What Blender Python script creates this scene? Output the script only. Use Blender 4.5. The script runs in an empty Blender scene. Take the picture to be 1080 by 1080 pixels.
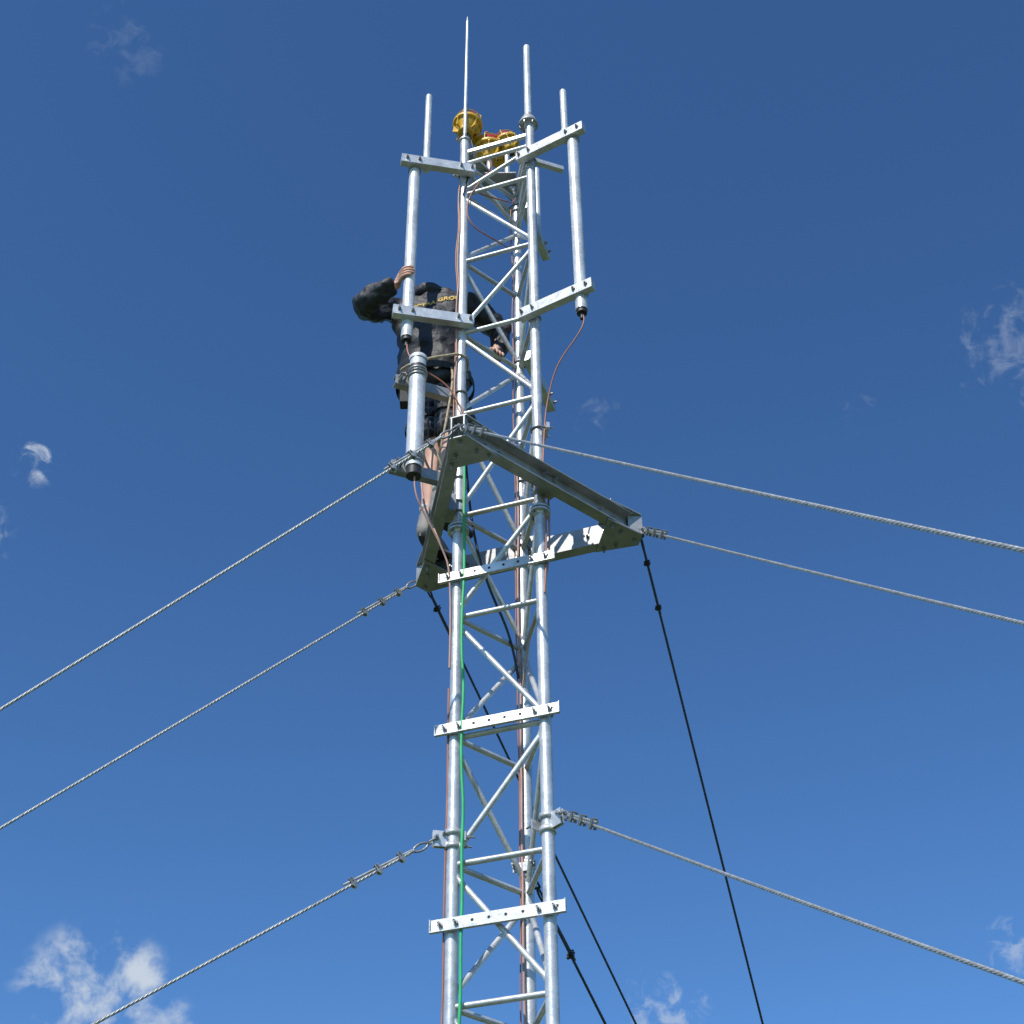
import bpy, math, random
from mathutils import Vector, Matrix
from mathutils.bvhtree import BVHTree
random.seed(7)
sc=bpy.context.scene
sc.view_settings.view_transform='Standard'; sc.view_settings.look='None'; sc.view_settings.exposure=0
V=Vector
def link(o,parent=None):
    sc.collection.objects.link(o)
    if parent: o.parent=parent
    return o
def empty(name,parent=None):
    e=bpy.data.objects.new(name,None); e.empty_display_size=.2
    return link(e,parent)

# ---------------- materials ----------------
def mat(name,col,rough=.5,metal=0.,var=.0,scale=20.,bump=0.,bscale=60.,col2=None,coat=0.,bdist=.01):
    m=bpy.data.materials.new(name); m.use_nodes=True
    nt=m.node_tree; N=nt.nodes; b=N['Principled BSDF']
    b.inputs['Roughness'].default_value=rough; b.inputs['Metallic'].default_value=metal
    b.inputs['Coat Weight'].default_value=coat
    tc=N.new('ShaderNodeTexCoord')
    if var>0 or col2:
        no=N.new('ShaderNodeTexNoise'); no.inputs['Scale'].default_value=scale; no.inputs['Detail'].default_value=6
        nt.links.new(tc.outputs['Object'],no.inputs['Vector'])
        r=N.new('ShaderNodeValToRGB'); r.color_ramp.elements[0].position=.3; r.color_ramp.elements[1].position=.7
        c2=col2 or [c*(1+var) for c in col]; c1=col if col2 else [c*(1-var) for c in col]
        r.color_ramp.elements[0].color=(*c1,1); r.color_ramp.elements[1].color=(*c2,1)
        nt.links.new(no.outputs['Fac'],r.inputs['Fac']); nt.links.new(r.outputs['Color'],b.inputs['Base Color'])
    else: b.inputs['Base Color'].default_value=(*col,1)
    if bump>0:
        n2=N.new('ShaderNodeTexNoise'); n2.inputs['Scale'].default_value=bscale; n2.inputs['Detail'].default_value=5
        nt.links.new(tc.outputs['Object'],n2.inputs['Vector'])
        bp=N.new('ShaderNodeBump'); bp.inputs['Strength'].default_value=bump; bp.inputs['Distance'].default_value=bdist
        nt.links.new(n2.outputs['Fac'],bp.inputs['Height']); nt.links.new(bp.outputs['Normal'],b.inputs['Normal'])
    return m
def galv(name,base,rough,metal,spangle=45.):
    m=bpy.data.materials.new(name); m.use_nodes=True
    nt=m.node_tree; N=nt.nodes; L=nt.links; b=N['Principled BSDF']
    tc=N.new('ShaderNodeTexCoord')
    vo=N.new('ShaderNodeTexVoronoi'); vo.inputs['Scale'].default_value=spangle
    no=N.new('ShaderNodeTexNoise'); no.inputs['Scale'].default_value=7; no.inputs['Detail'].default_value=8; no.inputs['Roughness'].default_value=.65
    L.new(tc.outputs['Object'],vo.inputs['Vector']); L.new(tc.outputs['Object'],no.inputs['Vector'])
    bw=N.new('ShaderNodeRGBToBW'); L.new(vo.outputs['Color'],bw.inputs['Color'])
    mx=N.new('ShaderNodeMath'); mx.operation='MULTIPLY_ADD'; mx.inputs[1].default_value=.22
    L.new(bw.outputs['Val'],mx.inputs[0]); L.new(no.outputs['Fac'],mx.inputs[2])
    r=N.new('ShaderNodeValToRGB'); e=r.color_ramp.elements
    e[0].position=.36; e[1].position=.88
    e[0].color=(base*.62,base*.64,base*.66,1); e[1].color=(base*1.2,base*1.21,base*1.20,1)
    L.new(mx.outputs[0],r.inputs['Fac']); L.new(r.outputs['Color'],b.inputs['Base Color'])
    mr=N.new('ShaderNodeMapRange'); mr.inputs['To Min'].default_value=rough-.1; mr.inputs['To Max'].default_value=rough+.15
    L.new(no.outputs['Fac'],mr.inputs['Value']); L.new(mr.outputs['Result'],b.inputs['Roughness'])
    b.inputs['Metallic'].default_value=metal
    bp=N.new('ShaderNodeBump'); bp.inputs['Strength'].default_value=.25; bp.inputs['Distance'].default_value=.003
    n3=N.new('ShaderNodeTexNoise'); n3.inputs['Scale'].default_value=90
    L.new(tc.outputs['Object'],n3.inputs['Vector']); L.new(n3.outputs['Fac'],bp.inputs['Height']); L.new(bp.outputs['Normal'],b.inputs['Normal'])
    return m
M_STEEL=galv('galvanised_steel',.60,.36,.45)
M_BRACE=galv('galvanised_brace',.58,.38,.4)
M_BEAM=galv('galvanised_beam',.34,.5,.45,30)
M_ALU=galv('aluminium_tube',.68,.36,.3,80)
M_DARK=mat('dark_hole',(.012,.012,.014),.7)
M_BOLT=mat('zinc_bolt',(.3,.3,.3),.4,.7,.2,40)
M_RUB=mat('black_rubber',(.02,.02,.022),.55,0,.3,60)
M_YEL=mat('yellow_paint',(.62,.36,.02),.42,0,.18,25,.15,80)
M_RED=mat('red_glass',(.40,.02,.01),.12,0,.1,10,coat=.5)
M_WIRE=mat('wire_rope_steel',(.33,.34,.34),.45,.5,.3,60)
M_WIRED=mat('dark_wire_rope',(.05,.052,.06),.6,.2,.3,60)  # near-black version of the wire rope, used on the back guys
M_GREEN=mat('green_cable',(.02,.38,.13),.5,0,.15,12)
M_ORANGE=mat('orange_cable',(.33,.13,.08),.5,0,.2,12)
M_PINK=mat('salmon_cable',(.44,.26,.21),.55,0,.15,12)
M_BLACKC=mat('black_cable',(.015,.015,.017),.5)
M_ROPE=mat('rope',(.42,.33,.22),.8,0,.25,50,.4,120)
M_CONC=mat('concrete',(.32,.31,.29),.9,0,.15,4,.4,40)

# ---------------- mesh builder ----------------
class MB:
    def __init__(s): s.v=[];s.f=[];s.m=[];s.sm=[];s.mats=[]
    def mi(s,m):
        if m not in s.mats: s.mats.append(m)
        return s.mats.index(m)
    def tube(s,p,q,r,r2=None,n=18,m=M_STEEL,smooth=True,cap=True):
        p=V(p);q=V(q); r2=r if r2 is None else r2
        d=(q-p).normalized(); u=d.orthogonal().normalized(); w=d.cross(u); k=len(s.v); mi=s.mi(m)
        for c,rr in ((p,r),(q,r2)):
            for i in range(n):
                a=2*math.pi*i/n; s.v.append(c+(u*math.cos(a)+w*math.sin(a))*rr)
        for i in range(n):
            j=(i+1)%n; s.f.append((k+i,k+j,k+n+j,k+n+i)); s.m.append(mi); s.sm.append(smooth)
        if cap:
            k2=len(s.v)
            for i in range(2*n): s.v.append(V(s.v[k+i]))
            s.f.append(tuple(k2+n-1-i for i in range(n))); s.m.append(mi); s.sm.append(False)
            s.f.append(tuple(k2+n+i for i in range(n))); s.m.append(mi); s.sm.append(False)
    def lathe(s,o,axis,prof,n=28,m=M_STEEL,smooth=True):
        o=V(o);d=V(axis).normalized();u=d.orthogonal().normalized();w=d.cross(u);mi=s.mi(m);k=len(s.v)
        for (r,h) in prof:
            for i in range(n):
                a=2*math.pi*i/n; s.v.append(o+d*h+(u*math.cos(a)+w*math.sin(a))*max(r,.0004))
        for j in range(len(prof)-1):
            for i in range(n):
                i2=(i+1)%n; s.f.append((k+j*n+i,k+j*n+i2,k+(j+1)*n+i2,k+(j+1)*n+i)); s.m.append(mi); s.sm.append(smooth)
    def hexa(s,c8,m):
        k=len(s.v); s.v+= [V(c) for c in c8]; mi=s.mi(m)
        for f in ((0,3,2,1),(4,5,6,7),(0,1,5,4),(1,2,6,5),(2,3,7,6),(3,0,4,7)):
            s.f.append(tuple(k+i for i in f)); s.m.append(mi); s.sm.append(False)
    def box(s,c,ax,ay,az,m=M_STEEL):
        c=V(c);x=V(ax);y=V(ay);z=V(az)
        s.hexa([c-x-y-z,c+x-y-z,c+x+y-z,c-x+y-z,c-x-y+z,c+x-y+z,c+x+y+z,c-x+y+z],m)
    def bar(s,p,q,w,h,m=M_STEEL,up=(0,0,1)):
        p=V(p);q=V(q);d=(q-p);side=d.cross(V(up)).normalized();u=side.cross(d).normalized()
        s.box((p+q)/2,d/2,side*w/2,u*h/2,m)
    def slab(s,pts,h,m):
        k=len(s.v);n=len(pts);mi=s.mi(m)
        s.v+=[V(p) for p in pts]+[V(p)+V((0,0,h)) for p in pts]
        s.f.append(tuple(k+n-1-i for i in range(n))); s.f.append(tuple(k+n+i for i in range(n))); s.m+=[mi,mi]; s.sm+=[False,False]
        for i in range(n):
            j=(i+1)%n; s.f.append((k+i,k+j,k+n+j,k+n+i)); s.m.append(mi); s.sm.append(False)
    def prof(s,p,q,pts,out,m):
        p=V(p);q=V(q);out=V(out).normalized();z=V((0,0,1));k=len(s.v);mi=s.mi(m);n=len(pts)
        for c in (p,q):
            for a,b in pts: s.v.append(c+out*a+z*b)
        for i in range(n):
            j=(i+1)%n; s.f.append((k+i,k+j,k+n+j,k+n+i)); s.m.append(mi); s.sm.append(False)
        return k,n,mi
    def channel(s,p,q,out,h=.11,w=.055,t=.007,m=M_BEAM):
        H=h/2
        pts=[(0,-H),(w,-H),(w,-H+t),(t,-H+t),(t,H-t),(w,H-t),(w,H),(0,H)]
        k,n,mi=s.prof(p,q,pts,out,m)
        for b in (k,k+n):
            for f in ((0,1,2,3),(0,3,4,7),(4,5,6,7)):
                s.f.append(tuple(b+i for i in f)); s.m.append(mi); s.sm.append(False)
    def bolt(s,p,d,r=.009,l=.02,m=None):
        d=V(d).normalized(); p=V(p)
        s.tube(p,p+d*l*.55,r*1.1,n=6,m=m or M_BOLT,smooth=False); s.tube(p+d*l*.55,p+d*l*1.3,r*.55,n=8,m=m or M_BOLT)
    def ubolt(s,c,back,r,m=M_BOLT,rod=.005,side=None):
        c=V(c);b=V(back).normalized();sd=V((0,0,1)).cross(b).normalized()
        pts=[c+sd*r+b*(r+.035)]
        for i in range(9):
            a=math.pi*i/8; pts.append(c+sd*r*math.cos(a)-b*r*math.sin(a))
        pts.append(c-sd*r+b*(r+.035))
        for a,bb in zip(pts,pts[1:]): s.tube(a,bb,rod,n=8,m=m,cap=False)
    def obj(s,name,parent=None,bevel=0):
        me=bpy.data.meshes.new(name); me.from_pydata([tuple(v) for v in s.v],[],s.f)
        for m in s.mats: me.materials.append(m)
        for p,mi,sm in zip(me.polygons,s.m,s.sm): p.material_index=mi; p.use_smooth=sm
        me.update()
        o=link(bpy.data.objects.new(name,me),parent)
        if bevel:
            b=o.modifiers.new('bev','BEVEL'); b.width=bevel; b.segments=2; b.limit_method='ANGLE'; b.angle_limit=math.radians(50)
        return o

def cable(name,pts,r,m,parent=None,order=3):
    cu=bpy.data.curves.new(name,'CURVE'); cu.dimensions='3D'; cu.bevel_depth=r; cu.bevel_resolution=3; cu.resolution_u=6
    P=[V(p) for p in pts]
    sp=cu.splines.new('NURBS'); sp.points.add(len(P)-1)
    for i,p in enumerate(P): sp.points[i].co=(*p,1)
    sp.use_endpoint_u=True; sp.order_u=order
    cu.materials.append(m)
    return link(bpy.data.objects.new(name,cu),parent)

# ---------------- mast ----------------
L=V((-.2263,-.046,0)); R=V((.153,-.173,0)); B=V((.0733,.219,0))
def az(g): g=math.radians(g); return V((math.cos(g),math.sin(g),0))
def at(p,z): return V((p.x,p.y,z))
mast=empty('guyed_lattice_mast')
legs=MB()
JZ=[.40,3.40,6.387]
tops={'L':9.33,'R':9.30,'B':9.22}
for key,P in (('L',L),('R',R),('B',B)):
    legs.tube(at(P,.32),at(P,tops[key]),.0265,n=28)
    for jz in JZ:
        for dz in (-.014,.004):
            legs.tube(at(P,jz+dz),at(P,jz+dz+.010),.050,n=28)
        for i in range(4):
            a=math.pi/4+i*math.pi/2; c=at(P,jz)+V((math.cos(a),math.sin(a),0))*.041
            legs.bolt(c+V((0,0,.014)),(0,0,1),.007,.014); legs.bolt(c-V((0,0,.014)),(0,0,-1),.007,.014)
        legs.lathe(at(P,jz+.014),(0,0,1),[(.034,0),(.028,.012)],m=M_STEEL); legs.lathe(at(P,jz-.014),(0,0,-1),[(.034,0),(.028,.012)],m=M_STEEL)
    legs.tube(at(P,tops[key]),at(P,tops[key]+.008),.036)
legs.obj('legs',mast)
br=MB()
lev=[.48,1.08,1.68,2.28,2.88,3.48,4.07,4.66,5.25,5.88,6.47,7.13,7.71,8.27,8.84,9.12]
patt=[0,1,0,1,0,1,1,0,1,0,0,1,0,1,0]
def face(P,Q,flip,off):
    for i,z in enumerate(lev):
        br.tube(at(P,z),at(Q,z),.0125,n=14,m=M_BRACE)
        if i<len(patt):
            z0=z+.035; z1=lev[i+1]-.035
            d=patt[i]^flip
            a,b=(at(P,z1),at(Q,z0)) if d else (at(P,z0),at(Q,z1))
            br.tube(a,b,.0125,n=14,m=M_BRACE)
            for e,o in ((a,b),(b,a)):
                dd=(o-e).normalized(); br.tube(e+dd*.02,e+dd*.045,.017,.0128,n=14,m=M_BRACE)
face(L,R,0,0); face(L,B,1,0); face(B,R,0,0)
br.obj('braces',mast)

cl=MB()
nrm=az(251.5)
def clampbar(z,P,Q,nrm,ext=.075,h=.055):
    u=(Q-P).normalized(); o=nrm*.032
    a=at(P,z)+o-u*ext; b=at(Q,z)+o+u*ext
    cl.prof(a,b,[(0,-h/2),(.016,-h/2),(.016,-h/2+.004),(.006,-h/2+.004),(.006,h/2),(0,h/2)],nrm,M_STEEL)
    for e in (a,b):
        cl.box(e+nrm*.008,u*.001,nrm*.008,V((0,0,h/2)))
    n=8; ln=(b-a).length
    for i in range(n):
        c=a+u*(ln*(i+.5)/n)
        if min((c-at(P,z)-o).length,(c-at(Q,z)-o).length)<.03: continue
        cl.tube(c+nrm*.0060+V((0,0,.004)),c+nrm*.0068+V((0,0,.004)),.0065,n=12,m=M_DARK)
    for W in (P,Q):
        c=at(W,z)
        cl.ubolt(c,nrm,.032)
        for sgn in (-1,1):
            cl.bolt(c+nrm*.038+u*.032*sgn,nrm,.009,.02)
for z in (.9,1.9,3.2,4.39,5.28,6.09): clampbar(z,L,R,nrm)
clampbar(6.9,R,B,az(11.5),.05,.035)
clampbar(9.05,L,B,az(131.5),.04,.045)
cl.obj('perforated_clamp_bars',mast)

# torque frame
tf=MB(); ZF=6.52; RF=.6
vA,vC,vE=[az(g)*RF+V((0,0,ZF)) for g in (-109,11,131)]
for a,b,g in ((vA,vC,311),(vC,vE,71),(vE,vA,191)):
    d=(b-a).normalized(); out=az(g)
    tf.channel(a+d*.02-out*.01,b-d*.02-out*.01,out,h=.115,w=.058,t=.008)
    mid=(a+b)/2
    tf.box(mid-out*.03,d*.05,out*.02,V((0,0,.05)),M_BEAM)
    for dz in (-.03,.03):
        tf.ubolt(mid-out*.07+V((0,0,dz)),out,.031)
        for sg in (-1,1): tf.bolt(mid+out*.0+d*.031*sg+V((0,0,dz)),out,.010,.022)
    for t in (.12,.2,.8,.88):
        p=a.lerp(b,t); tf.bolt(p-out*.01,-out,.009,.016); tf.bolt(p,out,.009,.018)
for v,g in ((vA,-109),(vC,11),(vE,131)):
    o=az(g); s=V((0,0,1)).cross(o)
    for dz in (.0625,-.0625):
        c=v+V((0,0,dz))
        pts=[c+o*.05+s*.04,c+o*.05-s*.04,c-o*.14-s*.13,c-o*.14+s*.13]
        tf.hexa([p-V((0,0,.004)) for p in pts]+[p+V((0,0,.004)) for p in pts],M_BEAM)
        for q in (c+o*.02,c-o*.06+s*.05,c-o*.06-s*.05,c-o*.11+s*.09,c-o*.11-s*.09):
            tf.bolt(q+V((0,0,math.copysign(.004,dz))),(0,0,math.copysign(1,dz)),.010,.02)
    for sg in (-1,1):
        tf.box(v+o*.02+s*.03*sg,o*.035,s*.004,V((0,0,.055)),M_BEAM)
tf.obj('torque_frame',mast,bevel=.0015)

gc=MB()
for P,g in ((L,191),(R,311),(B,71)):
    o=az(g); s=V((0,0,1)).cross(o); c=at(P,4.77)
    for dz in (-.03,.03):
        gc.lathe(c+V((0,0,dz-.012)),(0,0,1),[(.027,0),(.034,0),(.034,.024),(.027,.024)])
    for sg in (-1,1): gc.box(c+o*.045+s*.007*sg,o*.04,s*.003,V((0,0,.035)))
    gc.bolt(c+o*.07+s*.01,s,.010,.02); gc.bolt(c+o*.04+s*.01+V((0,0,.02)),s,.008,.02)
    gc.box(c-o*.04,s*.05,o*.004,V((0,0,.02)))
    for sg in (-1,1): gc.bolt(c-o*.044+s*.04*sg,-o,.008,.03)
gc.obj('guy_collars',mast)
fd=MB()
fd.box((0,0,.12),V((.6,0,0)),V((0,.6,0)),V((0,0,.16)),M_CONC)
for P in (L,R,B):
    fd.box(at(P,.30),V((.09,0,0)),V((0,.09,0)),V((0,0,.02)),M_STEEL)
    for i in range(4): fd.bolt(at(P,.32)+V((.065*(1 if i%2 else -1),.065*(1 if i//2 else -1),0)),(0,0,1),.012,.03)
fd.obj('foundation',mast,bevel=.006)

# ---------------- antennas ----------------
def hook_band(mb,p,r,h=.03,m=M_BOLT): mb.lathe(V(p)-V((0,0,h/2)),(0,0,1),[(r,0),(r+.006,0),(r+.006,h),(r,h)],m=m)
def dipole(base,out,tube,rod,ztop,zbot,side,rodtop=9.67,zt=9.0,zb=7.75):
    e=empty('dipole_antenna'); m=MB()
    out=out.normalized(); s=side
    for z,dz in ((zt,0),(zb,0)):
        a=at(base,z)-out*.05+s*.034; b=at(base,z)+out*.37+s*.034
        m.prof(a,b,[(0,-.03),(.006,-.03),(.006,-.036),(.046,-.036),(.046,.03),(0,.03)],s,M_STEEL)
        for q in (a,b): m.box(q+s*.023+V((0,0,-.003)),out*.0015,s*.0225,V((0,0,.032)))
        m.ubolt(at(base,z),s,.031)
        for sg in (-1,1): m.bolt(at(base,z)+s*.08+out*.031*sg,s,.009,.018)
        m.bolt(a+s*.047+out*.02+V((0,0,.0)),s,.008,.014)
        m.bolt(b+s*.047-out*.03+V((0,0,.0)),s,.010,.014)
        m.bolt(b+s*.047-out*.10+V((0,0,.0)),s,.010,.014)
    m.tube(at(tube,zbot),at(tube,ztop),.031,n=28,m=M_ALU)
    m.tube(at(tube,zbot-.022),at(tube,zbot),.026,n=24,m=M_RUB)
    m.tube(at(tube,zbot-.06),at(tube,zbot-.022),.011,n=14,m=M_RUB)
    hook_band(m,at(tube,zb),.031); hook_band(m,at(tube,zt-.03),.031)
    m.tube(at(rod,zt-.03),at(rod,rodtop),.0195,n=24,m=M_ALU)
    m.lathe(at(rod,rodtop),(0,0,1),[(.0195,0),(.016,.008),(.001,.012)],m=M_ALU)
    m.tube(at(rod,zt+.035),at(rod,zt+.06),.026,n=20,m=M_ALU)
    m.obj('mast_tube_and_arms',e)
    return e
outL=V((-.97,-.2,0)).normalized(); sL=V((.2,-.97,0)).normalized()
dipole(L,outL,V((-.504,-.125,0)),V((-.44,-.12,0)),9.0,7.60,sL)
outR=V((.86,-.50,0)).normalized(); sR=V((-.50,-.86,0)).normalized()
dipole(R,outR,V((.385,-.345,0)),V((.345,-.335,0)),8.94,7.555,sR,rodtop=9.40,zt=8.97,zb=7.68)
outB=az(71); sB=V((0,0,1)).cross(outB)
dipole(B,outB,V((.165,.52,0)),V((.20,.43,0)),8.96,7.6,-sB,rodtop=9.67)

lp=empty('antenna_support_pole'); m=MB()
pc=V((-.435,-.19,0))
m.tube(at(pc,6.65),at(pc,7.385),.041,n=30,m=M_ALU)
m.lathe(at(pc,7.385),(0,0,1),[(.045,-.02),(.046,0),(.04,.008),(.0,.012)],m=M_ALU)
m.tube(at(pc,6.60),at(pc,6.65),.036,n=24,m=M_RUB); m.tube(at(pc,7.30),at(pc,7.318),.0435,n=28,m=M_RUB)
for z in (7.27,6.70):
    a=at(L,z)+V((.05,-.0,0)); b=at(pc,z)+V((-.09,-.02,0)); d=(b-a).normalized(); sd=V((0,0,1)).cross(d)
    if sd.y<0: sd=-sd
    m.channel(a+sd*.03,b+sd*.045,sd,h=.06,w=.04,t=.005,m=M_BEAM)
    m.ubolt(at(pc,z),sd,.045); m.ubolt(at(L,z),sd,.031)
    for sg in (-1,1):
        m.bolt(b+d*-.02*1+sd*.044+V((0,0,.012*sg)),-sd,.011,.03)
        hook_band(m,at(pc,z+.02*sg),.041,.012)
m.obj('pole_and_arms',lp)

wa=empty('whip_antenna'); m=MB()
c=at(R,0)+V((-.008,0,0))
m.lathe(at(c,9.305),(0,0,1),[(.03,0),(.056,.0),(.056,.018),(.045,.03),(.045,.05),(.026,.062),(.026,.10)],m=M_BEAM)
for i in range(6): m.bolt(at(c,9.30)+V((math.cos(i*1.047)*.047,math.sin(i*1.047)*.047,0)),(0,0,-1),.006,.012)
m.tube(at(c,9.40),at(c,10.07),.022,.020,n=24,m=M_ALU); m.lathe(at(c,10.07),(0,0,1),[(.020,0),(.021,.01),(.016,.026),(0.001,.03)],m=M_ALU)
m.obj('whip',wa)
lr=empty('lightning_rod'); m=MB()
m.tube(at(L,9.33),at(L,9.40),.02,.012,m=M_BOLT); m.tube(at(L,9.38),at(L+V((.004,0,0)),10.56),.0115,.0085,n=14,m=M_ALU); m.tube(at(L+V((.004,0,0)),10.56),at(L+V((.004,0,0)),10.62),.0085,.002,n=12,m=M_ALU)
m.obj('rod',lr)

# ---------------- obstruction lights ----------------
def oblight(c,tilt,s=1.):
    e=empty('obstruction_light'); m=MB(); c=V(c); ax=V(tilt).normalized()
    def P(l): return [(r*s,h*s) for r,h in l]
    m.lathe(c,ax,P([(.0,-.095),(.045,-.095),(.05,-.085),(.052,-.05),(.068,-.035),(.07,-.01),(.088,-.008),(.09,0),(.09,.012),(.082,.016),(.06,.018)]),m=M_YEL,n=36)
    m.lathe(c,ax,P([(.062,.012),(.064,.03),(.063,.06),(.054,.088),(.034,.105),(.0,.112)]),m=M_RED,n=32)
    u=ax.orthogonal().normalized();w=ax.cross(u)
    for i in range(8):
        a=i*math.pi/4; d=u*math.cos(a)+w*math.sin(a)
        m.box(c+d*.062*s-ax*.045*s,d*.018*s,ax.cross(d)*.004*s,ax*.035*s,M_YEL)
        m.bolt(c+d*.08*s-ax*.008*s,-ax,.008*s,.012*s,m=M_YEL)
    for i in range(4):
        a=i*math.pi/2+.4; d=u*math.cos(a)+w*math.sin(a)
        pts=[c+d*.078*s+ax*.01*s,c+d*.078*s+ax*.07*s,c+d*.05*s+ax*.11*s,c+ax*.125*s]
        for p,q in zip(pts,pts[1:]): m.tube(p,q,.004*s,n=8,m=M_YEL,cap=False)
    m.lathe(c+ax*.055*s,ax,P([(.075,0),(.080,.004),(.075,.008)]),m=M_YEL)
    m.tube(c-ax*.13*s,c-ax*.09*s,.02*s,m=M_RUB)
    m.box(c+u*.085*s-ax*.04*s,u*.03*s,w*.03*s,ax*.03*s,M_YEL)
    m.tube(c+u*.11*s-ax*.04*s,c+u*.14*s-ax*.04*s,.013*s,m=M_RUB)
    m.obj('lamp_housing',e,bevel=.001)
    return e
oblight((-.215,.04,9.60),(.12,.1,1),1.0)
oblight((-.085,.12,9.47),(.05,-.05,1),1.0)
oblight((.02,.10,9.50),(-.25,.05,1),.85)
top=MB()
top.tube((-.215,.04,9.34),(-.215,.04,9.50),.016)
top.bar((-.226,-.03,9.34),(-.212,.07,9.34),.03,.012,M_STEEL)
top.bar(at(L,9.27)+V((0,.03,0)),at(B,9.16)+V((0,.03,0)),.05,.02,M_BEAM)
top.tube((-.085,.12,9.20),(-.085,.12,9.38),.018); top.tube((.02,.10,9.20),(.02,.10,9.42),.016)
top.box((-.03,.12,9.19),(.10,0,0),(0,.05,0),(0,0,.004),M_BEAM)
top.bar(at(R,9.24),at(B,9.18),.03,.03); top.bar(at(L,9.22),at(R,9.22),.022,.022)
top.bar((.17,-.17,8.98),(.335,-.10,8.99),.03,.03)
top.obj('head_frame',mast)

# ---------------- guy wires ----------------
SL=V((-6.54,-1.87,0)); SR=V((2.58,-6.72,0)); SB1=V((3.28,8.5,0)); SB2=V((4.15,8.5,0))
def guy(P,S,dark=False):
    e=empty('guy_cable'); P=V(P); S=V(S)+V((0,0,.05))
    d=(S-P).normalized(); ln=(S-P).length
    sag=V((0,0,-1))*.02
    def pt(t): return P.lerp(S,t)+sag*4*t*(1-t)
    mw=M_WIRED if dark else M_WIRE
    s=d.cross(V((0,0,1))).normalized(); up=s.cross(d)
    cu=bpy.data.curves.new('strands','CURVE'); cu.dimensions='3D'; cu.bevel_depth=.0032; cu.bevel_resolution=1
    t0=.13/ln
    for k in range(4):
        pitch=.075; n=int(ln/pitch*7); sp=cu.splines.new('POLY'); sp.points.add(n)
        for i in range(n+1):
            t=t0+(1-t0)*i/n; a=2*math.pi*(t*ln/pitch)+k*2*math.pi/4
            sp.points[i].co=(*(pt(t)+(s*math.cos(a)+up*math.sin(a))*.0034),1)
    cu.materials.append(mw); link(bpy.data.objects.new('strands',cu),e)
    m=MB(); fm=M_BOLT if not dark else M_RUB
    m.tube(P-s*.018,P+s*.018,.007,n=12,m=fm)
    for sg in (-1,1):
        m.tube(P+s*.014*sg,P+d*.04+s*.014*sg,.005,n=10,m=fm)
    m.tube(P+d*.04-s*.014,P+d*.04+s*.014,.005,n=10,m=fm)
    q=P+d*.042; pts=[]
    for i in range(13):
        a=2*math.pi*i/12; pts.append(q+d*(.035-.035*math.cos(a))+up*.014*math.sin(a))
    for a,b in zip(pts,pts[1:]): m.tube(a,b,.005,n=8,m=fm,cap=False)
    m.tube(q+d*.065,q+d*.10,.006,n=10,m=mw)
    L2=.40; o=up*.0115
    m.tube(q+d*.07+o*.5,q+d*L2+o,.0052,n=8,m=mw)
    for x in (.13,.36) if dark else (.13,.24,.36):
        c=q+d*x+o*.5
        m.box(c-up*.010,d*.012,s*.013,up*.006,fm)
        for dd in (-.006,.006):
            for sg in (-1,1): m.tube(c-up*.02+d*dd+s*.010*sg,c+up*.015+d*dd+s*.010*sg,.0034,n=8,m=fm)
            m.tube(c+up*.015+d*dd-s*.010,c+up*.015+d*dd+s*.010,.0034,n=8,m=fm)
        for sg in (-1,1): m.tube(c-up*.026+s*.010*sg,c-up*.014+s*.010*sg,.007,n=6,m=fm,smooth=False)
    m.obj('end_fittings',e)
tipA=vA+az(-109)*.045; tipC=vC+az(11)*.045; tipE=vE+az(131)*.045
gl=[(tipA,SL,0),(tipE,SL,0),(at(L,4.77)+az(191)*.07,SL,0),(tipA,SR,0),(tipC,SR,0),(at(R,4.79)+az(311)*.07,SR,0),(tipC,SB1,1),(tipE,SB2,1),(at(B,4.76)+az(71)*.07,SB2,1)]
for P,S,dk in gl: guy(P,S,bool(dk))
for S in (SL,SR,(SB1+SB2)/2):
    a=MB(); a.box(at(S,-.1),V((.6,0,0)),V((0,.4,0)),V((0,0,.13)),M_CONC)
    for k in (-.43,0,.43): a.tube(at(S,.0)+V((k,0,0)),at(S,.09)+V((k,0,0)),.02,m=M_STEEL)
    a.obj('concrete_guy_anchor',bevel=.01)

# ---------------- coax and earth cables ----------------
cb=empty('cable_run')
def zs(a,b,n): return [a+(b-a)*i/(n-1) for i in range(n)]
random.seed(3)
cable('green_cable',[(-.200+.026*(1-(z/6.9))+random.uniform(-.008,.008),-.090,z) for z in zs(6.85,.4,34)],.0068,M_GREEN,cb)
cable('feeder',[(.052+random.uniform(-.005,.005),.185,z) for z in zs(7.0,.4,30)],.0055,M_PINK,cb)
cable('feeder',[(.040+random.uniform(-.005,.005),.19,z) for z in zs(9.0,.4,38)],.0035,M_ORANGE,cb)
cable('feeder',[(-.258+random.uniform(-.005,.005),-.05,z) for z in zs(5.5,.4,20)],.004,M_ORANGE,cb)
cable('feeder',[(-.256+random.uniform(-.008,.008),-.065,z) for z in zs(8.9,6.6,18)],.0042,M_ORANGE,cb)
cable('feeder',[(-.250+random.uniform(-.010,.010),-.075,z) for z in zs(8.95,7.2,13)]+[(-.22,-.08,7.1),(-.19,-.08,6.9),(-.21,-.09,6.7),(-.2,-.09,6.3)],.0035,M_PINK,cb)
cable('feeder',[(-.24,-.03,9.2),(-.28,0,9.1),(-.22,-.05,8.9),(-.1,-.03,8.85),(.02,.05,8.9),(.05,.15,9.0),(.09,.19,9.15),(.06,.2,9.35)],.0045,M_ORANGE,cb)
cable('feeder',[(-.2,.0,9.45),(-.16,.0,9.25),(-.19,-.07,9.05),(-.23,-.08,8.8)],.005,M_BLACKC,cb)
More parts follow.
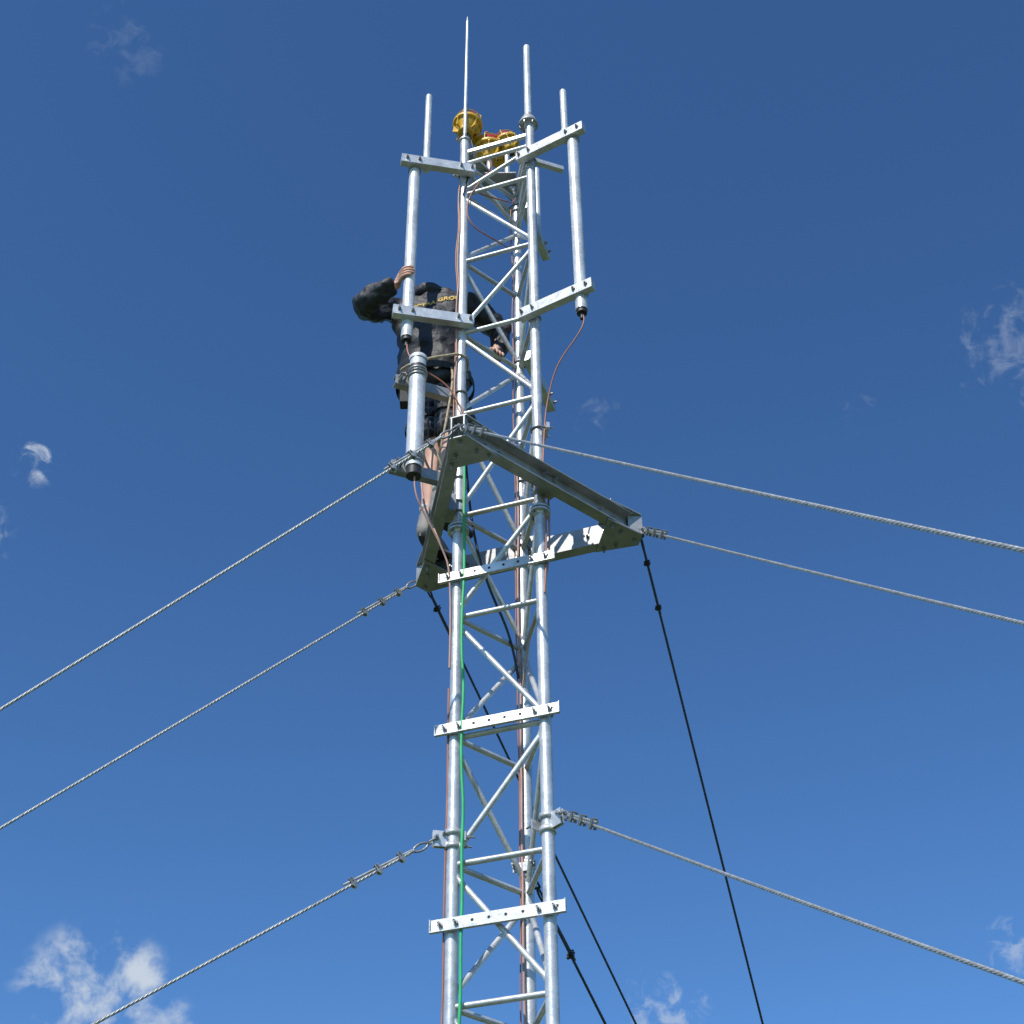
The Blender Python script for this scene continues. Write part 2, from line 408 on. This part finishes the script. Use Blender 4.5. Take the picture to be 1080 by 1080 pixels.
cable('feeder',[(-.09,.1,9.35),(-.06,.0,9.15),(-.12,-.08,8.95),(-.21,-.085,8.75),(-.2,-.08,8.55),(-.05,-.0,8.5),(.04,.15,8.6)],.0042,M_ORANGE,cb)
cable('feeder',[(.39,-.35,7.52),(.40,-.36,7.47),(.36,-.34,7.38),(.25,-.27,7.25),(.20,-.21,7.05),(.185,-.19,6.9),(.17,-.2,6.6),(.185,-.2,6.2),(.165,-.2,5.9)],.0040,M_ORANGE,cb)
cable('feeder',[(-.50,-.13,7.55),(-.50,-.15,7.46),(-.42,-.14,7.36),(-.3,-.1,7.3),(-.24,-.08,7.2),(-.19,-.09,7.05),(-.24,-.09,6.9)],.0042,M_ORANGE,cb)
cable('feeder',[(-.43,-.19,6.60),(-.43,-.2,6.5),(-.38,-.15,6.40),(-.30,-.1,6.25),(-.25,-.07,6.1),(-.255,-.06,5.6)],.0045,M_PINK,cb)
cable('feeder',[(.19,-.14,6.7),(.20,-.13,6.4),(.19,-.13,6.1),(.14,-.1,5.9),(.08,.1,5.8),(.06,.17,5.6)],.0045,M_PINK,cb)
cable('feeder',[(-.2,-.0,6.9),(-.18,.02,6.6),(-.14,.0,6.3),(-.08,.05,6.1),(.02,.15,5.9),(.045,.17,5.7)],.006,M_BLACKC,cb)

# ---------------- climber ----------------
M_SKIN=mat('skin',(.54,.31,.23),.55,0,.10,14,.1,90)
M_JACK=mat('black_jacket',(.015,.016,.021),.6,0,.3,9,.6,14,bdist=.03)
M_SHORT=bpy.data.materials.new('plaid_shorts')
def plaid():
    m=M_SHORT; m.use_nodes=True; nt=m.node_tree; N=nt.nodes; b=N['Principled BSDF']; b.inputs['Roughness'].default_value=.85
    tc=N.new('ShaderNodeTexCoord'); prev=None
    for d,sc_ in (('X',9.),('Z',9.)):
        w=N.new('ShaderNodeTexWave'); w.bands_direction=d; w.inputs['Scale'].default_value=sc_; w.inputs['Distortion'].default_value=1.2
        nt.links.new(tc.outputs['Object'],w.inputs['Vector'])
        r=N.new('ShaderNodeMath'); r.operation='POWER'; r.inputs[1].default_value=5; nt.links.new(w.outputs['Fac'],r.inputs[0])
        if prev:
            a=N.new('ShaderNodeMath'); a.operation='ADD'; nt.links.new(prev.outputs[0],a.inputs[0]); nt.links.new(r.outputs[0],a.inputs[1]); prev=a
        else: prev=r
    cr=N.new('ShaderNodeValToRGB'); cr.color_ramp.elements[0].color=(.012,.014,.022,1); cr.color_ramp.elements[1].color=(.10,.105,.13,1)
    nt.links.new(prev.outputs[0],cr.inputs['Fac']); nt.links.new(cr.outputs['Color'],b.inputs['Base Color'])
plaid()
M_BOOT=mat('boot_leather',(.20,.19,.18),.7,0,.3,20,.3,60)
M_SOCK=mat('sock',(.5,.5,.49),.9,0,.2,60,.3,120)
M_HAIR=mat('hair',(.05,.03,.018),.7,0,.4,60,.6,100)
M_HARN=mat('harness_webbing',(.02,.02,.022),.7,0,.3,30)
M_LETTER=mat('yellow_print',(.62,.40,.05),.7,0,.1,20)
man=empty('tower_climber')
def skin(name,chains,m,parent=man,sub=2,disp=0.,dsize=.1,root=0):
    vs=[];rad=[];ed=[]
    def idx(p):
        c=V(p[:3])
        for i,v in enumerate(vs):
            if (v-c).length<1e-4: return i
        vs.append(c); rad.append(p[3] if isinstance(p[3],tuple) else (p[3],p[3])); return len(vs)-1
    for ch in chains:
        k=[idx(p) for p in ch]
        ed+=list(zip(k,k[1:]))
    me=bpy.data.meshes.new(name); me.from_pydata([tuple(v) for v in vs],ed,[])
    o=link(bpy.data.objects.new(name,me),parent)
    sm=o.modifiers.new('skin','SKIN'); sm.use_smooth_shade=True; sm.branch_smoothing=.5
    sk=me.skin_vertices[0].data
    for i,r in enumerate(rad): sk[i].radius=r; sk[i].use_root=(i==root)
    s=o.modifiers.new('sub','SUBSURF'); s.levels=sub; s.render_levels=sub
    if disp:
        t=bpy.data.textures.new(name+'_fold','CLOUDS'); t.noise_scale=dsize; t.noise_depth=2
        d=o.modifiers.new('folds','DISPLACE'); d.texture=t; d.strength=disp; d.mid_level=.5; d.texture_coords='LOCAL'
    me.materials.append(m)
    return o
pel=(-.36,.22,7.56); wai=(-.38,.20,7.76); che=(-.41,.15,8.00); upc=(-.42,.15,8.13); nk=(-.41,.22,8.25); hd=(-.375,.36,8.24)
shL=(-.60,.19,8.17); shR=(-.21,.14,8.14); elL=(-.765,.04,8.02); wrL=(-.585,-.075,8.055)
elR=(-.01,.25,8.04); wrR=(-.055,.205,7.80)
hiL=(-.43,.26,7.48); hiR=(-.27,.19,7.46); knL=(-.365,.27,7.12); knR=(-.275,.18,7.10); anL=(-.395,.28,6.70); anR=(-.325,.12,6.70)
def w(p,r): return (*p,r)
def lerp(a,b,t): return tuple(a[i]*(1-t)+b[i]*t for i in range(3))
paL=lerp(wrL,(-.504,-.125,8.075),.38); paR=(-.05,.19,7.765)
upb=(-.415,.175,8.11); cheb=(-.41,.175,8.0)
skin('body',[[w(pel,.11),w(wai,.10),w(cheb,.09),w(upb,.06),w(nk,.05),w(hd,.055)],
 [w(upb,.06),w(shL,.045),w(lerp(shL,elL,.5),.045),w(elL,.040),w(lerp(elL,wrL,.4),.038),w(wrL,.027),w(paL,.024)],
 [w(upb,.06),w(shR,.045),w(lerp(shR,elR,.5),.045),w(elR,.040),w(lerp(elR,wrR,.4),.038),w(wrR,.027),w(paR,.024)],
 [w(pel,.11),w(hiL,.085),w(lerp(hiL,knL,.5),.075),w(knL,.058),w(lerp(knL,anL,.3),.066),w(lerp(knL,anL,.7),.045),w(anL,.036)],
 [w(pel,.11),w(hiR,.085),w(lerp(hiR,knR,.5),.075),w(knR,.058),w(lerp(knR,anR,.3),.066),w(lerp(knR,anR,.7),.045),w(anR,.036)]],M_SKIN)
hem=(-.375,.215,7.47)
jk=skin('jacket',[[w(hem,(.185,.165)),w(lerp(hem,wai,.5),(.20,.17)),w(lerp(wai,che,.3),(.205,.17)),w(lerp(wai,che,.8),(.195,.165)),w(upc,(.165,.14)),w(lerp(upc,nk,.7),.10),w(nk,.078)],
 [w(upc,(.165,.14)),w(shL,.100),w(lerp(shL,elL,.5),.092),w(elL,.080),w(lerp(elL,wrL,.35),.076),w(lerp(elL,wrL,.8),.058),w(lerp(elL,wrL,1.06),.046)],
 [w(upc,(.165,.14)),w(shR,.098),w(lerp(shR,elR,.5),.086),w(elR,.072),w(lerp(elR,wrR,.4),.066),w(lerp(elR,wrR,.8),.052),w(lerp(elR,wrR,1.0),.042)]],M_JACK,sub=4,disp=.055,dsize=.12)
d2=jk.modifiers.new('creases','DISPLACE'); t2=bpy.data.textures.new('crease','MARBLE'); t2.noise_scale=.14; t2.turbulence=7; t2.marble_type='SOFT'; d2.texture=t2; d2.strength=.026; d2.texture_coords='LOCAL'
sh=skin('shorts',[[w((-.375,.215,7.66),(.14,.12)),w(pel,(.15,.135)),w(hiL,(.120,.115)),w(lerp(hiL,knL,.5),(.115,.105)),w(lerp(hiL,knL,.78),(.115,.105))],
 [w(pel,(.15,.135)),w(hiR,(.12,.115)),w(lerp(hiR,knR,.5),(.115,.105)),w(lerp(hiR,knR,.78),(.115,.105))]],M_SHORT,sub=3,disp=.04,dsize=.09)
skin('hood',[[(-.51,.15,8.235,.045),(-.42,.11,8.225,.055),(-.33,.14,8.215,.045)]],M_JACK,sub=2,disp=.03,dsize=.05)
for nm,an,fd_ in (('boot_l',anL,V((.5,.85,0))),('boot_r',anR,V((.75,.6,0)))):
    f=fd_.normalized(); a=V(an); sd_=V((0,0,1)).cross(f)
    z=6.615
    heel=a-f*.035; heel.z=z+.01; mid=a+f*.07; mid.z=z+.012; toe=a+f*.17; toe.z=z
    ank=a+V((0,0,-.01)); top_=a+V((0,0,.075))
    skin(nm,[[(*top_,.054),(*ank,.050),(*heel,.046),(*mid,.047),(*toe,.038)]],M_BOOT,sub=2,disp=.006,dsize=.03)
    so=MB(); pts=[]
    for i in range(24):
        t=2*math.pi*i/24; l=math.cos(t); ww=.034+.008*l
        pts.append(V((a.x,a.y,6.578))+f*(.066+.132*l*(abs(l)**-.15 if abs(l)>.01 else 1))+sd_*ww*math.sin(t)*(1.1))
    so.slab(pts,.016,M_RUB); so.obj(nm+'_sole',man)
    skin(nm.replace('boot','sock'),[[(*(a+V((0,0,.06))),.05),(*(a+V((0,0,.12))),.052)]],M_SOCK,sub=2,disp=.006,dsize=.02)
hdm=MB(); fdir=V((.45,.78,-.45)).normalized(); rt=fdir.cross(V((0,0,1))).normalized(); hu=rt.cross(fdir)
hc=V(hd)+V((.0,.02,.01))
def el(mb,c,a,b,cc,ra,rb,rc,m,nu=20,nv=14,shape=None):
    k=len(mb.v); mi=mb.mi(m)
    for j in range(nv+1):
        th=math.pi*j/nv
        for i in range(nu):
            ph=2*math.pi*i/nu; x=math.sin(th)*math.cos(ph);y=math.sin(th)*math.sin(ph);z=math.cos(th)
            if shape: x,y,z=shape(x,y,z)
            mb.v.append(V(c)+a*x*ra+b*y*rb+cc*z*rc)
    for j in range(nv):
        for i in range(nu):
            i2=(i+1)%nu; mb.f.append((k+j*nu+i,k+(j+1)*nu+i,k+(j+1)*nu+i2,k+j*nu+i2)); mb.m.append(mi); mb.sm.append(True)
def jaw(x,y,z):
    if z<0: x*=1+.28*z; y=y*(1+.18*z)+(.12*-z if y>0 else 0)
    return x,y,z
el(hdm,hc,rt,fdir,hu,.078,.098,.122,M_SKIN,28,20,shape=jaw)
el(hdm,hc+hu*.022-fdir*.014,rt,fdir,hu,.085,.100,.112,M_HAIR,28,16,shape=lambda x,y,z:(x,y*(.8 if y>0 and z<.55 else 1),max(z,-.45)))
el(hdm,hc+fdir*.100-hu*.012,rt,fdir,hu,.014,.022,.026,M_SKIN,12,8)
for sg in (-1,1):
    el(hdm,hc+rt*.08*sg-hu*.005,rt,fdir,hu,.010,.018,.032,M_SKIN,12,8)
    el(hdm,hc+fdir*.084+rt*.031*sg+hu*.006,rt,fdir,hu,.013,.010,.009,M_SOCK,12,8)
    el(hdm,hc+fdir*.0915+rt*.031*sg+hu*.006,rt,fdir,hu,.006,.004,.006,M_DARK,10,6)
    el(hdm,hc+fdir*.090+rt*.031*sg+hu*.024,rt,fdir,hu,.018,.008,.004,M_HAIR,10,6)
el(hdm,hc+fdir*.092-hu*.055,rt,fdir,hu,.024,.009,.006,mat('lips',(.4,.14,.11),.5),12,8)
hdm.obj('head',man)
def grip(name,wr,c,axis,r,spin):
    wr=V(wr);c=V(c);ax=V(axis).normalized(); rad=(wr-c); rad-=ax*rad.dot(ax); rad.normalize(); tg=ax.cross(rad)*spin
    def P(ang,off,rr): return c+ax*off+(rad*math.cos(ang)+tg*math.sin(ang))*rr
    ch=[]
    wrp=(*wr,.026)
    lens=(1.,1.08,1.03,.88)
    for i,o in enumerate((.030,.010,-.010,-.029)):
        rr=r+.011; kn=P(.35,o,rr+.012); k=lens[i]
        mp=wr.lerp(kn,.55)
        ch.append([wrp,(*mp,.0155),(*kn,.0115),(*P(.35+1.0*k,o,rr+.002),.0095),(*P(.35+1.75*k,o,rr),.0085),(*P(.35+2.4*k,o,rr),.0070)])
    tb=wr.lerp(P(-.1,.03,r+.02),.55)+ax*.018
    ch.append([wrp,(*tb,.014),(*P(-.55,.045,r+.013),.0115),(*P(-1.3,.040,r+.012),.0095),(*P(-1.9,.034,r+.011),.0078)])
    return skin(name,ch,M_SKIN,sub=2)
grip('hand_l',wrL,(-.504,-.125,8.075),(0,0,1),.031,1)
bx=(B-L).normalized(); grip('hand_r',wrR,at(L,7.71)+bx*.235,bx,.0125,1)
hb=MB()
def ring(pts,r,m=M_HARN,wd=None):
    for a,b in zip(pts,pts[1:]): hb.bar(a,b,.006,wd or .045,m)
def loop(c,rx,ry,tilt=0,n=28):
    return [V(c)+V((math.cos(2*math.pi*i/n)*rx,math.sin(2*math.pi*i/n)*ry,tilt*math.cos(2*math.pi*i/n))) for i in range(n+1)]
ring(loop((-.372,.21,7.57),.205,.185),0)
ring(loop(lerp(hiL,knL,.40),.120,.112,.03),0,wd=.03); ring(loop(lerp(hiR,knR,.40),.120,.112,-.03),0,wd=.03)
for k,(dx,dz) in enumerate(((-.16,-.02),(-.11,-.04),(.1,-.03),(.15,-.05))):
    p=V((-.365+dx,.05+abs(dx)*.2,7.56)); 
    for i in range(10):
        a=2*math.pi*i/10;b=2*math.pi*(i+1)/10
        hb.tube(p+V((math.cos(a)*.018,0,-.045+math.sin(a)*.045)),p+V((math.cos(b)*.018,0,-.045+math.sin(b)*.045)),.0045,n=8,m=M_BOLT,cap=False)
hb.box((-.51,.12,7.42),(.035,0,0),(0,.03,0),(.0,0,.06),M_HARN)
hb.box((-.24,.07,7.42),(.04,0,0),(0,.03,0),(.01,0,.05),M_HARN)
hb.obj('harness',man,bevel=.003)
cable('lanyard',[(-.5,.12,7.56),(-.56,.02,7.5),(-.48,-.12,7.42),(-.38,-.14,7.44),(-.28,-.1,7.5),(-.24,-.09,7.52),(-.18,-.05,7.52),(-.2,.06,7.55)],.007,M_ROPE,man)
cable('lanyard',[(-.28,.04,7.55),(-.26,-.05,7.40),(-.3,-.08,7.0),(-.34,-.02,6.8),(-.3,-.06,6.75),(-.36,-.1,6.9),(-.42,-.08,6.85),(-.36,.0,6.78)],.006,M_ROPE,man)
cable('lanyard',[(-.44,.06,7.56),(-.47,.05,7.3),(-.43,.1,6.95),(-.40,.0,6.6),(-.36,-.05,6.45),(-.31,-.06,6.3)],.005,M_PINK,man)
bpy.context.view_layer.update()
dg=bpy.context.evaluated_depsgraph_get()
ev=jk.evaluated_get(dg); bm_=ev.to_mesh(); bvh=BVHTree.FromPolygons([v.co.copy() for v in bm_.vertices],[tuple(p.vertices) for p in bm_.polygons])
fc=bpy.data.curves.new('t','FONT'); fc.body='ELECTRA GROUP'; fc.size=.042; fc.align_x='CENTER'; fc.extrude=0; fc.space_character=1.05; fc.offset=.0014
to=link(bpy.data.objects.new('t',fc)); bpy.context.view_layer.update(); dg=bpy.context.evaluated_depsgraph_get()
tm=bpy.data.meshes.new_from_object(to.evaluated_get(dg)); bpy.data.objects.remove(to)
import bmesh
b2=bmesh.new(); b2.from_mesh(tm); bmesh.ops.triangulate(b2,faces=b2.faces)
bmesh.ops.subdivide_edges(b2,edges=[e for e in b2.edges if e.calc_length()>.008],cuts=3)
org=V((-.465,-.6,8.06)); tx=V((.97,-.12,0)).normalized(); tz=V((.03,0,1)); dr=V((.12,.97,0)).normalized()
for v in b2.verts:
    p=org+tx*v.co.x+tz*(v.co.y)
    h=bvh.ray_cast(p,dr)
    v.co=(h[0]-dr*.006) if h[0] is not None else p+dr*.6
b2.to_mesh(tm); b2.free(); tm.materials.clear(); tm.materials.append(M_LETTER)
link(bpy.data.objects.new('back_print',tm),man); ev.to_mesh_clear()

# ---------------- ground ----------------
g=MB(); ext=3000
g.v=[V((-ext,-ext,0)),V((ext,-ext,0)),V((ext,ext,0)),V((-ext,ext,0))]; g.f=[(0,1,2,3)]; g.m=[0]; g.sm=[False]
M_GR=mat('grass',(.045,.075,.02),.95,0,0,.6,.6,30,col2=(.09,.11,.035)); g.mats=[M_GR]; g.obj('ground')

# ---------------- world ----------------
SUN_AZ=242.; SUN_EL=47.
W=bpy.data.worlds.new('World'); sc.world=W; W.use_nodes=True; nt=W.node_tree; N=nt.nodes; K=nt.links
bg=N['Background']; bg.inputs['Strength'].default_value=.1
sky=N.new('ShaderNodeTexSky'); sky.sky_type='NISHITA'; sky.sun_disc=False; sky.sun_elevation=math.radians(SUN_EL); sky.sun_rotation=math.radians(90-SUN_AZ)%(2*math.pi)
sky.altitude=300; sky.air_density=1.0; sky.dust_density=.4; sky.ozone_density=3.0
tc=N.new('ShaderNodeTexCoord')
def noise(scale,dist):
    no=N.new('ShaderNodeTexNoise'); no.inputs['Scale'].default_value=scale; no.inputs['Detail'].default_value=10; no.inputs['Roughness'].default_value=.6; no.inputs['Distortion'].default_value=dist
    K.new(tc.outputs['Generated'],no.inputs['Vector']); return no
nBig=noise(24,.2); nSm=noise(75,.6)
clouds=[((-.262,.956,.409),.055,1.0,1),((-.225,.966,.396),.030,.7,1),((-.294,.742,.671),.018,.8,0),((.318,.702,.722),.050,.22,0),((.310,.942,.436),.022,.45,0),((.09,.964,.404),.034,.5,0),((.054,.725,.691),.020,.14,0),((-.235,.572,.864),.030,.08,0),((.215,.726,.690),.016,.14,0),((-.325,.765,.635),.025,.35,0)]
acc=None
for c,r,op,bigc in clouds:
    c=V(c).normalized()
    d=N.new('ShaderNodeVectorMath'); d.operation='DISTANCE'; d.inputs[1].default_value=c; K.new(tc.outputs['Generated'],d.inputs[0])
    q=N.new('ShaderNodeMath'); q.operation='MULTIPLY_ADD'; q.inputs[1].default_value=-1/r; q.inputs[2].default_value=1.0; K.new(d.outputs['Value'],q.inputs[0])
    s=N.new('ShaderNodeMath'); s.operation='MULTIPLY_ADD'; s.inputs[1].default_value=4.2; K.new((nBig if bigc else nSm).outputs['Fac'],s.inputs[0])
    K.new(q.outputs[0],s.inputs[2])
    mr=N.new('ShaderNodeMapRange'); mr.interpolation_type='SMOOTHSTEP'; mr.inputs['From Min'].default_value=2.25 if bigc else 2.45; mr.inputs['From Max'].default_value=3.1 if bigc else 3.5; mr.inputs['To Max'].default_value=op
    K.new(s.outputs[0],mr.inputs['Value'])
    mk=N.new('ShaderNodeMapRange'); mk.interpolation_type='SMOOTHSTEP'; mk.inputs['From Min'].default_value=0; mk.inputs['From Max'].default_value=.35; K.new(q.outputs[0],mk.inputs['Value'])
    ml=N.new('ShaderNodeMath'); ml.operation='MULTIPLY'; K.new(mr.outputs['Result'],ml.inputs[0]); K.new(mk.outputs['Result'],ml.inputs[1])
    if acc is None: acc=ml
    else:
        mm=N.new('ShaderNodeMath'); mm.operation='MAXIMUM'; K.new(acc.outputs[0],mm.inputs[0]); K.new(ml.outputs[0],mm.inputs[1]); acc=mm
gm=N.new('ShaderNodeGamma'); gm.inputs['Gamma'].default_value=1.3; K.new(sky.outputs['Color'],gm.inputs['Color'])
tint=N.new('ShaderNodeMix'); tint.data_type='RGBA'; tint.blend_type='MULTIPLY'; tint.inputs[0].default_value=1.0; tint.inputs[7].default_value=(.72,.97,1.08,1)
K.new(gm.outputs['Color'],tint.inputs[6])
mix=N.new('ShaderNodeMix'); mix.data_type='RGBA'; mix.inputs[7].default_value=(5.6,6.4,7.5,1)
K.new(acc.outputs[0],mix.inputs[0]); K.new(tint.outputs[2],mix.inputs[6]); K.new(mix.outputs[2],bg.inputs['Color'])

sl=bpy.data.lights.new('sun','SUN'); sl.energy=4.8; sl.angle=math.radians(.5); sl.color=(1,.95,.87)
so=link(bpy.data.objects.new('sun',sl))
sd=V((math.cos(math.radians(SUN_AZ))*math.cos(math.radians(SUN_EL)),math.sin(math.radians(SUN_AZ))*math.cos(math.radians(SUN_EL)),math.sin(math.radians(SUN_EL))))
so.rotation_euler=sd.to_track_quat('Z','Y').to_euler(); so.location=(0,0,30)

cam=bpy.data.cameras.new('camera'); cam.lens=1700/1080*36; cam.sensor_width=36; cam.clip_end=8000; cam.clip_start=.05
co=link(bpy.data.objects.new('camera',cam))
Mx=Matrix.Rotation(math.radians(90+40.1),4,'X')@Matrix.Rotation(math.radians(-.65),4,'Z')
Mx.translation=V((.025,-5.86,1.6)); co.matrix_world=Mx
sc.camera=co
